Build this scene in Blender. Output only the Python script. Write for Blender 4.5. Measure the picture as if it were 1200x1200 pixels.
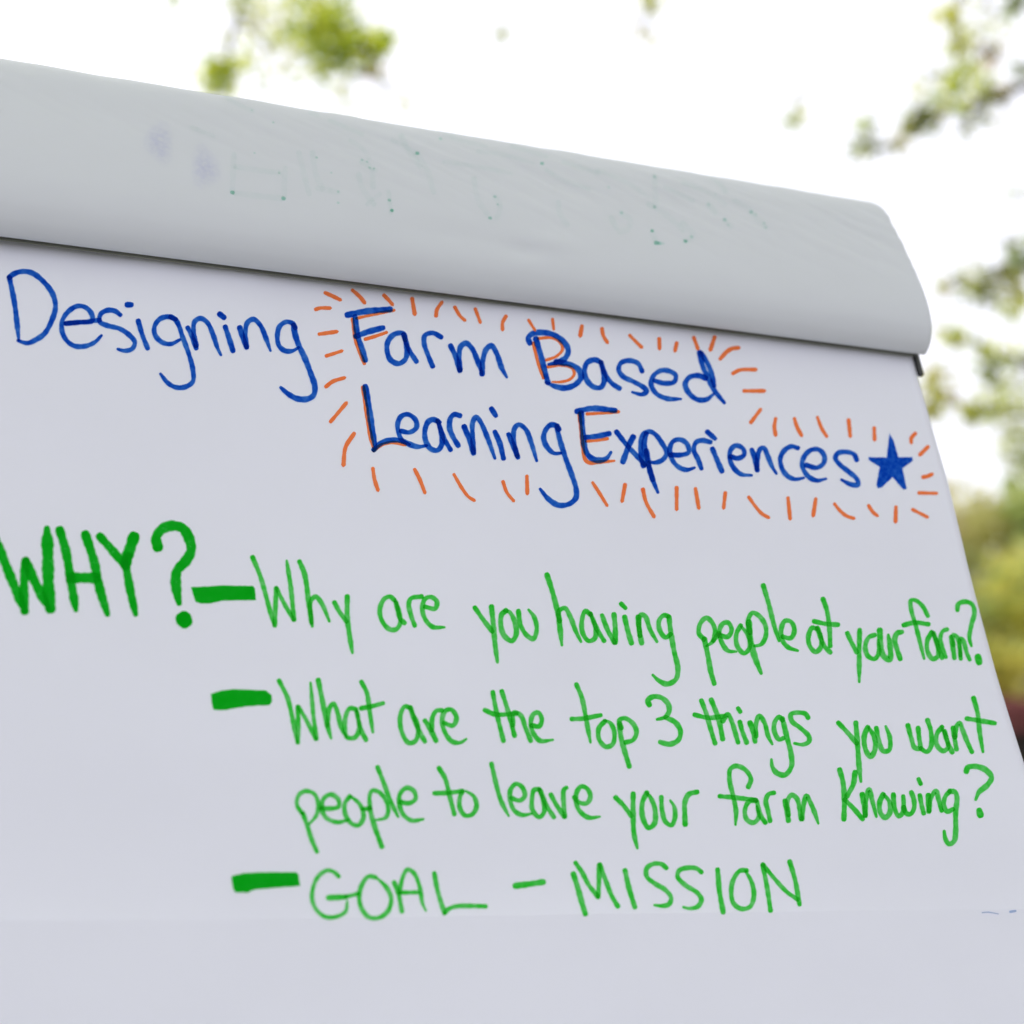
import bpy, math, random
import numpy as np
from mathutils import Vector, noise as mnoise
from mathutils.bvhtree import BVHTree
for o in list(bpy.data.objects): bpy.data.objects.remove(o)
S = bpy.context.scene
COL = S.collection

# ---------------------------------------------------------------- camera
FPX = 2000.0                                  # focal length in photo pixels (photo is 1200 wide)
PITCH = math.atan(412 / 2000)
CAM = Vector((0, 0, 1.38))
cd = bpy.data.cameras.new('camera'); cam = bpy.data.objects.new('camera', cd); COL.objects.link(cam)
cam.location = CAM; cam.rotation_euler = (math.pi / 2 + PITCH, 0, 0)
cd.sensor_width = 36; cd.lens = 36 * FPX / 1200; cd.clip_start = 0.05; cd.clip_end = 2000
cd.dof.use_dof = True; cd.dof.focus_distance = 1.045; cd.dof.aperture_fstop = 4.6
S.camera = cam

# ---------------------------------------------------------------- sky: bright overcast
SUN_EL, SUN_AZ = math.radians(38), math.radians(-25)
W = bpy.data.worlds.new('World'); S.world = W; W.use_nodes = True
wn = W.node_tree; wn.nodes.clear()
def wnode(t, **k):
    n = wn.nodes.new(t)
    for a, b in k.items(): setattr(n, a, b)
    return n
wo = wnode('ShaderNodeOutputWorld'); bg = wnode('ShaderNodeBackground')
sky = wnode('ShaderNodeTexSky', sky_type='NISHITA', sun_disc=False, sun_elevation=SUN_EL, sun_rotation=SUN_AZ)
hs = wnode('ShaderNodeHueSaturation'); hs.inputs['Saturation'].default_value = 0.25
geo = wnode('ShaderNodeTexCoord'); sep = wnode('ShaderNodeSeparateXYZ')
ramp = wnode('ShaderNodeValToRGB')            # cloud deck: brighter overhead, as an overcast sky is
ramp.color_ramp.elements[0].position = 0.0; ramp.color_ramp.elements[0].color = (0.86, 0.862, 0.945, 1)
ramp.color_ramp.elements[1].position = 1.0; ramp.color_ramp.elements[1].color = (1.08, 1.09, 1.16, 1)
mul = wnode('ShaderNodeVectorMath', operation='SCALE'); mul.inputs['Scale'].default_value = 11.8
mix = wnode('ShaderNodeMix', data_type='RGBA'); mix.inputs[0].default_value = 0.88
L = wn.links.new
L(sky.outputs[0], hs.inputs['Color']); L(geo.outputs['Generated'], sep.inputs[0]); L(sep.outputs['Z'], ramp.inputs[0])
L(ramp.outputs[0], mul.inputs[0]); L(hs.outputs[0], mix.inputs[6]); L(mul.outputs[0], mix.inputs[7])
L(mix.outputs[2], bg.inputs[0]); bg.inputs[1].default_value = 0.1; L(bg.outputs[0], wo.inputs[0])
sd = bpy.data.lights.new('sun', 'SUN'); sun = bpy.data.objects.new('sun', sd); COL.objects.link(sun)
sd.energy = 0.5; sd.angle = math.radians(25); sd.color = (1, 0.97, 0.9)
# direction towards the sun: azimuth measured from +Y clockwise as in the sky node
sdir = Vector((math.sin(SUN_AZ) * math.cos(SUN_EL), math.cos(SUN_AZ) * math.cos(SUN_EL), math.sin(SUN_EL)))
sun.rotation_euler = sdir.to_track_quat('Z', 'Y').to_euler(); sun.location = (0, 0, 12)
S.view_settings.view_transform = 'Standard'; S.view_settings.look = 'None'
S.view_settings.exposure = 0.24; S.view_settings.gamma = 1; S.view_settings.use_curve_mapping = False
S.render.engine = 'CYCLES'
S.cycles.use_denoising = True
S.cycles.transparent_max_bounces = 48
S.cycles.max_bounces = 8; S.cycles.transmission_bounces = 6; S.cycles.sample_clamp_indirect = 4

# ---------------------------------------------------------------- helpers
rnd = random.Random(7)
cp, sp_ = math.cos(PITCH), math.sin(PITCH)
def ray(x, y):
    a, b, c = x - 600, y - 600, FPX
    return Vector((a, b * sp_ + c * cp, -b * cp + c * sp_))
def at(x, y, Y):                              # the place seen at photo pixel x, y that stands Y metres away
    r = ray(x, y); return CAM + r * (Y / r.y)
def link(name, verts, faces, mats, parent=None, smooth=False, mi=None, attr=None):
    me = bpy.data.meshes.new(name); me.from_pydata([tuple(v) for v in verts], [], faces)
    for m in (mats if isinstance(mats, (list, tuple)) else [mats]): me.materials.append(m)
    if mi is not None: me.polygons.foreach_set('material_index', mi)
    if smooth: me.polygons.foreach_set('use_smooth', [True] * len(me.polygons))
    if attr is not None:
        a = me.attributes.new('ink_load', 'FLOAT', 'POINT'); a.data.foreach_set('value', attr)
    me.update()
    o = bpy.data.objects.new(name, me); COL.objects.link(o)
    if parent: o.parent = parent
    return o
def thing(name, label, cat, group=None, loc=(0, 0, 0)):
    o = bpy.data.objects.new(name, None); COL.objects.link(o); o.empty_display_size = 0.1
    o['label'] = label; o['category'] = cat
    if group: o['group'] = group
    return o
def box(c, ax, ay, az, hx, hy, hz, V, F):     # oriented box, half sizes
    b = len(V)
    for sx, sy, sz in ((-1,-1,-1),(1,-1,-1),(1,1,-1),(-1,1,-1),(-1,-1,1),(1,-1,1),(1,1,1),(-1,1,1)):
        V.append(c + ax * hx * sx + ay * hy * sy + az * hz * sz)
    for f in ((0,3,2,1),(4,5,6,7),(0,1,5,4),(1,2,6,5),(2,3,7,6),(3,0,4,7)): F.append([b + i for i in f])
def bevel(o, w, seg=2):
    m = o.modifiers.new('bevel', 'BEVEL'); m.width = w; m.segments = seg; m.limit_method = 'ANGLE'
def tube(pts, rad, V, F, n=7):
    b = len(V); pts = [Vector(p) for p in pts]
    for i, p in enumerate(pts):
        t = (pts[min(i + 1, len(pts) - 1)] - pts[max(i - 1, 0)]).normalized()
        a = t.orthogonal().normalized(); c = t.cross(a)
        for k in range(n):
            q = 2 * math.pi * k / n
            V.append(p + (a * math.cos(q) + c * math.sin(q)) * rad[i])
    for i in range(len(pts) - 1):
        for k in range(n):
            k2 = (k + 1) % n
            F.append([b + i*n + k, b + i*n + k2, b + (i+1)*n + k2, b + (i+1)*n + k])
    F.append([b + k for k in range(n)][::-1]); F.append([b + (len(pts)-1)*n + k for k in range(n)])
def catmull(P, step):
    if len(P) < 3:
        d = math.dist(P[0], P[-1]); n = max(2, int(d / step))
        return [tuple(P[0][j] + (P[-1][j] - P[0][j]) * i / n for j in (0, 1)) for i in range(n + 1)]
    Q = [tuple(2*P[0][j] - P[1][j] for j in (0,1))] + list(P) + [tuple(2*P[-1][j] - P[-2][j] for j in (0,1))]
    out = []
    for i in range(1, len(Q) - 2):
        p0, p1, p2, p3 = Q[i-1:i+3]
        # centripetal parametrisation keeps tight turns round
        t = [0]
        for a, b in ((p0,p1),(p1,p2),(p2,p3)): t.append(t[-1] + max(math.dist(a,b),1e-3) ** 0.5)
        n = max(2, int(math.dist(p1, p2) / step))
        for k in range(n):
            x = t[1] + (t[2] - t[1]) * k / n; c = []
            for j in (0, 1):
                A1 = (t[1]-x)/(t[1]-t[0])*p0[j] + (x-t[0])/(t[1]-t[0])*p1[j]
                A2 = (t[2]-x)/(t[2]-t[1])*p1[j] + (x-t[1])/(t[2]-t[1])*p2[j]
                A3 = (t[3]-x)/(t[3]-t[2])*p2[j] + (x-t[2])/(t[3]-t[2])*p3[j]
                B1 = (t[2]-x)/(t[2]-t[0])*A1 + (x-t[0])/(t[2]-t[0])*A2
                B2 = (t[3]-x)/(t[3]-t[1])*A2 + (x-t[1])/(t[3]-t[1])*A3
                c.append((t[2]-x)/(t[2]-t[1])*B1 + (x-t[1])/(t[2]-t[1])*B2)
            out.append(tuple(c))
    out.append(tuple(P[-1])); return out

# ---------------------------------------------------------------- materials
def mat(name):
    m = bpy.data.materials.new(name); m.use_nodes = True; nt = m.node_tree; nt.nodes.clear()
    out = nt.nodes.new('ShaderNodeOutputMaterial')
    return m, nt, out
def noisy(name, c1, c2, scale, rough=0.7, bump=0.0, bscale=None, stretch=None, spec=0.3, metal=0.0, trans=None):
    m, nt, out = mat(name); N = nt.nodes.new; l = nt.links.new
    tc = N('ShaderNodeTexCoord'); mp = N('ShaderNodeMapping'); l(tc.outputs['Object'], mp.inputs[0])
    if stretch: mp.inputs['Scale'].default_value = stretch
    nz = N('ShaderNodeTexNoise'); nz.inputs['Scale'].default_value = scale; nz.inputs['Detail'].default_value = 5
    l(mp.outputs[0], nz.inputs['Vector'])
    cr = N('ShaderNodeValToRGB'); cr.color_ramp.elements[0].position = .35; cr.color_ramp.elements[1].position = .65
    cr.color_ramp.elements[0].color = (*c1, 1); cr.color_ramp.elements[1].color = (*c2, 1)
    l(nz.outputs['Fac'], cr.inputs[0])
    p = N('ShaderNodeBsdfPrincipled'); l(cr.outputs[0], p.inputs['Base Color'])
    p.inputs['Roughness'].default_value = rough; p.inputs['Specular IOR Level'].default_value = spec
    p.inputs['Metallic'].default_value = metal
    if bump:
        n2 = N('ShaderNodeTexNoise'); n2.inputs['Scale'].default_value = bscale or scale * 4; n2.inputs['Detail'].default_value = 4
        l(mp.outputs[0], n2.inputs['Vector'])
        bp = N('ShaderNodeBump'); bp.inputs['Strength'].default_value = bump; bp.inputs['Distance'].default_value = 0.01
        l(n2.outputs['Fac'], bp.inputs['Height']); l(bp.outputs[0], p.inputs['Normal'])
    if trans:
        t = N('ShaderNodeBsdfTranslucent'); hue = N('ShaderNodeMixRGB'); hue.blend_type = 'MULTIPLY'; hue.inputs[0].default_value = 1
        l(cr.outputs[0], hue.inputs[1]); hue.inputs[2].default_value = (*trans[1], 1); l(hue.outputs[0], t.inputs[0])
        mx = N('ShaderNodeMixShader'); mx.inputs[0].default_value = trans[0]
        l(p.outputs[0], mx.inputs[1]); l(t.outputs[0], mx.inputs[2]); l(mx.outputs[0], out.inputs[0])
    else: l(p.outputs[0], out.inputs[0])
    return m
def ink(name, base, diff=None, share=0.0, grain=0.0):
    """Marker ink: a dye film that filters the light going into and out of the paper below it."""
    m, nt, out = mat(name); N = nt.nodes.new; l = nt.links.new
    a = N('ShaderNodeAttribute'); a.attribute_name = 'ink_load'
    tc = N('ShaderNodeTexCoord'); nz = N('ShaderNodeTexNoise'); nz.inputs['Scale'].default_value = 300; nz.inputs['Detail'].default_value = 5
    l(tc.outputs['Object'], nz.inputs['Vector'])
    mr = N('ShaderNodeMapRange'); mr.inputs['To Min'].default_value = 1 - grain; mr.inputs['To Max'].default_value = 1 + grain
    mr.inputs['From Min'].default_value = .3; mr.inputs['From Max'].default_value = .7
    l(nz.outputs['Fac'], mr.inputs[0])
    d = N('ShaderNodeMath'); d.operation = 'MULTIPLY'; l(a.outputs['Fac'], d.inputs[0]); l(mr.outputs[0], d.inputs[1])
    cc = N('ShaderNodeCombineColor')
    for i in range(3):
        pw = N('ShaderNodeMath'); pw.operation = 'POWER'; pw.inputs[0].default_value = math.sqrt(base[i]); l(d.outputs[0], pw.inputs[1])
        l(pw.outputs[0], cc.inputs[i])
    t = N('ShaderNodeBsdfTransparent'); l(cc.outputs[0], t.inputs[0])
    if share:
        df = N('ShaderNodeBsdfDiffuse'); df.inputs[0].default_value = (*diff, 1)
        mx = N('ShaderNodeMixShader'); mx.inputs[0].default_value = share
        l(t.outputs[0], mx.inputs[1]); l(df.outputs[0], mx.inputs[2]); l(mx.outputs[0], out.inputs[0])
    else: l(t.outputs[0], out.inputs[0])
    return m
def paper_mat(name, col, bump, bscale, stretch):
    m, nt, out = mat(name); N = nt.nodes.new; l = nt.links.new
    tc = N('ShaderNodeTexCoord'); mp = N('ShaderNodeMapping'); mp.inputs['Scale'].default_value = stretch; l(tc.outputs['Object'], mp.inputs[0])
    nz = N('ShaderNodeTexNoise'); nz.inputs['Scale'].default_value = 5; nz.inputs['Detail'].default_value = 6; l(mp.outputs[0], nz.inputs[0])
    cr = N('ShaderNodeValToRGB'); cr.color_ramp.elements[0].position = .3; cr.color_ramp.elements[1].position = .7
    cr.color_ramp.elements[0].color = (*[c * .975 for c in col], 1); cr.color_ramp.elements[1].color = (*col, 1)
    l(nz.outputs['Fac'], cr.inputs[0])
    p = N('ShaderNodeBsdfPrincipled'); l(cr.outputs[0], p.inputs['Base Color']); p.inputs['Roughness'].default_value = .62
    p.inputs['Specular IOR Level'].default_value = .25
    n2 = N('ShaderNodeTexNoise'); n2.inputs['Scale'].default_value = bscale; n2.inputs['Detail'].default_value = 4; l(mp.outputs[0], n2.inputs[0])
    bp = N('ShaderNodeBump'); bp.inputs['Strength'].default_value = bump; bp.inputs['Distance'].default_value = 0.004
    l(n2.outputs['Fac'], bp.inputs['Height']); l(bp.outputs[0], p.inputs['Normal'])
    t = N('ShaderNodeBsdfTranslucent'); t.inputs[0].default_value = (*[c * .9 for c in col], 1)
    mx = N('ShaderNodeMixShader'); mx.inputs[0].default_value = .08
    l(p.outputs[0], mx.inputs[1]); l(t.outputs[0], mx.inputs[2]); l(mx.outputs[0], out.inputs[0])
    return m
M = dict(
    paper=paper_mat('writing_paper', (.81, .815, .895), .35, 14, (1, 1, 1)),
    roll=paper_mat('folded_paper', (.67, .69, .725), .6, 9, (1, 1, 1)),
    pad=noisy('pad_paper', (.70, .70, .69), (.76, .76, .75), 60, .8),
    green=ink('green_ink', (.085, .82, .095), (.05, .48, .055), .25, .38), darkgreen=ink('dark_green_ink', (.015, .64, .03), (.004, .43, .012), .5, .2),
    blue=ink('blue_ink', (.014, .125, .62), (.006, .075, .46), .22, .3),
    orange=ink('orange_ink', (1.0, .27, .08), (.97, .235, .07), .6, .3),
    ghost=ink('faded_ink', (.58, .76, .69), grain=.6), spot=ink('bled_ink_spot', (.18, .55, .38), grain=.5),
    lilac=ink('faded_lilac_ink', (.80, .80, .93), grain=.8),
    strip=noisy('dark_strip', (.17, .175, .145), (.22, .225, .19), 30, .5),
    black=noisy('black_metal', (.012, .012, .013), (.02, .02, .02), 30, .35, spec=.5),
    alu=noisy('brushed_aluminium', (.45, .45, .46), (.52, .52, .53), 90, .35, metal=.9),
    board=noisy('board_panel', (.55, .55, .54), (.6, .6, .59), 20, .6),
    bark=noisy('bark', (.055, .042, .03), (.12, .095, .07), 12, .9, .6, 30),
    bounce_gravel=noisy('pale_bounce_gravel', (.36, .35, .325), (.50, .485, .46), 30, .9, .8, 90),
    grass=noisy('grass_ground', (.035, .055, .015), (.07, .085, .028), 3, .95, .5, 40),
)

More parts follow.
